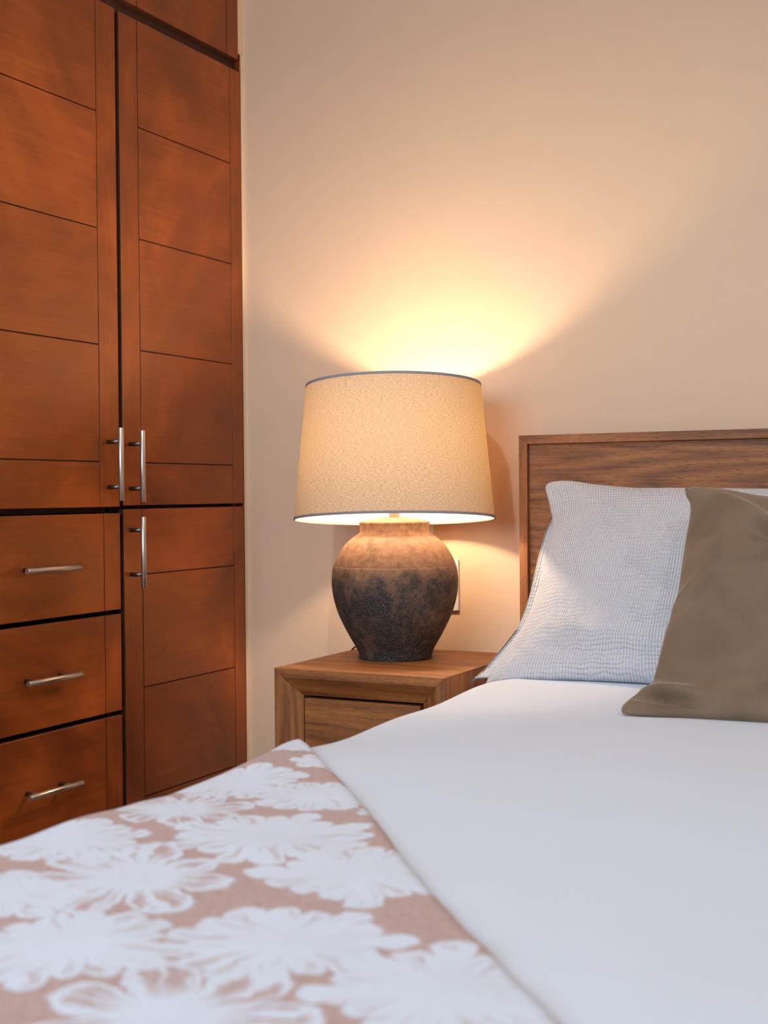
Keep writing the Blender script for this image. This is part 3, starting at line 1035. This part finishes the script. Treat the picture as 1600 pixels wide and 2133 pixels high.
# ------------------------------------------------------------------ pillows
def crv(pts, n):
    """Catmull-Rom through pts, resampled by arc length to n+1 points."""
    P = [Vector(p) for p in pts]
    out = []
    for i in range(len(P) - 1):
        a = P[max(i - 1, 0)]; b = P[i]; c = P[i + 1]; d = P[min(i + 2, len(P) - 1)]
        for s in range(12):
            t = s / 12
            out.append(0.5 * ((2 * b) + (c - a) * t + (2 * a - 5 * b + 4 * c - d) * t * t + (3 * b - a - 3 * c + d) * t ** 3))
    out.append(P[-1])
    L = [0]
    for i in range(1, len(out)):
        L.append(L[-1] + (out[i] - out[i - 1]).length)
    res = []
    j = 0
    for k in range(n + 1):
        s = L[-1] * k / n
        while j < len(out) - 2 and L[j + 1] < s:
            j += 1
        f = 0 if L[j + 1] == L[j] else (s - L[j]) / (L[j + 1] - L[j])
        res.append(out[j].lerp(out[j + 1], min(max(f, 0), 1)))
    return res


def cushion(name, bottom, top, left, right, normal, tf, tb, mats, nu, nv, org, wrinkle=None, pw=0.55, puff=None):
    """Closed cushion from four 3-D edge curves (Coons patch) swollen to the front and the back."""
    Bc, Tc, Lc, Rc = crv(bottom, nu), crv(top, nu), crv(left, nv), crv(right, nv)
    N = Vector(normal).normalized()
    m = MB(); m.uv = []
    wid = (Vector(bottom[-1]) - Vector(bottom[0])).length; hei = (Vector(left[-1]) - Vector(left[0])).length
    for side in (1, -1):
        for j in range(nv + 1):
            v = j / nv
            for i in range(nu + 1):
                u = i / nu
                S_ = Bc[i] * (1 - v) + Tc[i] * v + Lc[j] * (1 - u) + Rc[j] * u \
                    - (Bc[0] * ((1 - u) * (1 - v)) + Bc[nu] * (u * (1 - v)) + Tc[0] * ((1 - u) * v) + Tc[nu] * (u * v))
                h = (math.sin(math.pi * u) ** pw) * (math.sin(math.pi * v) ** pw) if 0 < i < nu and 0 < j < nv else 0.0
                if puff:
                    h *= puff(u, v)
                amt = (tf if side > 0 else -tb) * h
                if wrinkle and h > 0:
                    amt += side * wrinkle(u, v) * min(h * 3, 1)
                m.v.append(tuple(S_ + N * amt))
                m.uv.append((u * wid, v * hei))
    W = nu + 1
    base = W * (nv + 1)
    for j in range(nv):
        for i in range(nu):
            a = j * W + i
            m.f.append([a, a + 1, a + W + 1, a + W]); m.mi.append(0)
            b = base + a
            m.f.append([b, b + W, b + W + 1, b + 1]); m.mi.append(1 if len(mats) > 1 else 0)
    o = m.build(name, mats, smooth=True, origin=org)
    bm = bmesh.new(); bm.from_mesh(o.data)
    bmesh.ops.remove_doubles(bm, verts=bm.verts, dist=0.00002)
    bmesh.ops.recalc_face_normals(bm, faces=bm.faces)
    for f in bm.faces:
        f.smooth = True
    bm.to_mesh(o.data); bm.free()
    return o


def pz(x, z, dy=0.0):      # point on the leaning plane of the white pillow
    return (x, 2.39 + (z + 0.36) * 0.24 / 0.38 + dy, z + H)


pl_left = [pz(-0.992, -0.378), pz(-0.976, -0.344), pz(-0.938, -0.278), pz(-0.922, -0.217), pz(-0.920, -0.152), pz(-0.918, -0.076), pz(-0.931, -0.037), pz(-0.951, 0.004), pz(-0.950, 0.012)]
pl_top = [pz(-0.950, 0.012), pz(-0.938, 0.020), pz(-0.897, 0.021), pz(-0.832, 0.011), pz(-0.750, 0.002), pz(-0.653, 0.000), pz(-0.494, -0.003), pz(-0.38, 0.001), pz(-0.27, 0.012), pz(-0.235, 0.016)]
pl_bot = [pz(-0.992, -0.378), pz(-0.95, -0.366, -0.01), pz(-0.85, -0.358, -0.015), pz(-0.70, -0.354, -0.02), pz(-0.50, -0.354, -0.02), pz(-0.30, -0.354, -0.01), pz(-0.20, -0.352)]
pl_right = [pz(-0.20, -0.352), pz(-0.255, -0.28), pz(-0.265, -0.18), pz(-0.262, -0.08), pz(-0.235, 0.016)]


def wr_pillow(u, v):
    w = 0.0030 * noise.noise(Vector((u * 9, v * 7, 1.5))) + 0.0016 * noise.noise(Vector((u * 22, v * 26, 4.5)))
    # diagonal pulls at the lower left, one deep crease near the bottom
    w += 0.005 * math.exp(-((v - 0.15 - 0.25 * (0.45 - u)) / 0.035) ** 2) * math.exp(-((u - 0.24) / 0.14) ** 2)
    w -= 0.006 * math.exp(-((v - 0.085 - 0.16 * (0.45 - u)) / 0.03) ** 2) * math.exp(-((u - 0.34) / 0.13) ** 2)
    return w


pil = cushion('pillow', pl_bot, pl_top, pl_left, pl_right, (0, -0.38, 0.24), 0.098, 0.034, [M['quilt'], M['plain_white']], 110, 80,
              (-0.6, 2.45, BTOP + 0.1), wr_pillow, pw=0.55)
tag(pil, 'large white puckered cotton pillow leaning against the wooden headboard', 'pillow')


pb_left = [pz(-1.020, -0.376, 0.0), pz(-1.000, -0.352, 0.008), pz(-0.957, -0.276, 0.020), pz(-0.945, -0.215, 0.022), pz(-0.943, -0.150, 0.022), pz(-0.939, -0.085, 0.022), pz(-0.922, -0.03, 0.022)]
pb_top = [pz(-0.922, -0.03, 0.022), pz(-0.60, -0.03, 0.022), pz(-0.26, -0.03, 0.022)]
pb_bot = [pz(-1.020, -0.376, 0.0), pz(-0.98, -0.364, 0.004), pz(-0.60, -0.352, 0.012), pz(-0.22, -0.352, 0.012)]
pb_right = [pz(-0.22, -0.352, 0.012), pz(-0.27, -0.18, 0.022), pz(-0.26, -0.03, 0.022)]
pbk = cushion('back_panel', pb_bot, pb_top, pb_left, pb_right, (0, -0.38, 0.24), 0.002, 0.003, [M['quilt'], M['plain_white']], 60, 50,
              (-0.6, 2.45, BTOP + 0.1), None, pw=0.5)
pbk.location = (0, 0, 0)
pbk.parent = pil


def cz(x, z, dy=0.0):      # leaning plane of the velvet cushion
    return (x, 2.10 + (z + 0.36) * 0.32 / 0.36 + dy, z + H)


cu_left = [(-0.609, 2.030, -0.3525 + H), (-0.616, 2.048, -0.345 + H), (-0.610, 2.078, -0.335 + H), cz(-0.594, -0.322), cz(-0.590, -0.305), cz(-0.587, -0.247), cz(-0.580, -0.191), cz(-0.585, -0.106), cz(-0.589, -0.035), cz(-0.603, -0.010), cz(-0.606, 0.002)]
cu_top = [cz(-0.606, 0.002), cz(-0.585, 0.006), cz(-0.53, -0.001), cz(-0.455, -0.016), cz(-0.35, -0.022), cz(-0.24, -0.014), cz(-0.16, 0.002), cz(-0.125, 0.008)]
cu_bot = [(-0.609, 2.030, -0.3525 + H), (-0.57, 2.035, -0.355 + H), (-0.50, 2.05, -0.357 + H), (-0.36, 2.06, -0.357 + H), (-0.22, 2.05, -0.356 + H), (-0.12, 2.03, -0.352 + H)]
cu_right = [(-0.12, 2.03, -0.352 + H), cz(-0.145, -0.26), cz(-0.150, -0.17), cz(-0.145, -0.08), cz(-0.125, 0.008)]


def wr_cush(u, v):
    w = 0.0022 * noise.noise(Vector((u * 5, v * 5, 11.5)))
    w += 0.021 * math.exp(-((v - 0.80 + 0.35 * (u - 0.35)) / 0.030) ** 2) * math.exp(-((u - 0.42) / 0.13) ** 2)
    w -= 0.018 * math.exp(-((v - 0.74 + 0.35 * (u - 0.35)) / 0.030) ** 2) * math.exp(-((u - 0.42) / 0.14) ** 2)
    w += 0.012 * math.exp(-((v - 0.90 + 0.5 * (u - 0.2)) / 0.028) ** 2) * math.exp(-((u - 0.25) / 0.10) ** 2)
    w += 0.010 * math.exp(-((v - 0.50 - 0.9 * (u - 0.03)) / 0.03) ** 2) * math.exp(-(u / 0.12) ** 2)
    w -= 0.030 * math.exp(-((v - 0.080 + 0.25 * (u - 0.1)) / 0.020) ** 2) * math.exp(-((u - 0.06) / 0.15) ** 2)
    w += 0.014 * math.exp(-((v - 0.125 + 0.25 * (u - 0.1)) / 0.025) ** 2) * math.exp(-((u - 0.12) / 0.14) ** 2)
    return w


def pf_cush(u, v):
    return 1.0 - 0.25 * math.exp(-(u / 0.12) ** 2) * math.exp(-(v / 0.10) ** 2)


cus = cushion('cushion', cu_bot, cu_top, cu_left, cu_right, (0, -0.36, 0.32), 0.075, 0.060, [M['velvet']], 96, 96,
              (-0.36, 2.2, BTOP + 0.1), wr_cush, pw=0.5, puff=pf_cush)
tag(cus, 'taupe velvet cushion propped in front of the white pillow', 'cushion')

for o in list(bpy.data.objects):
    if '_o' in o:
        del o['_o']
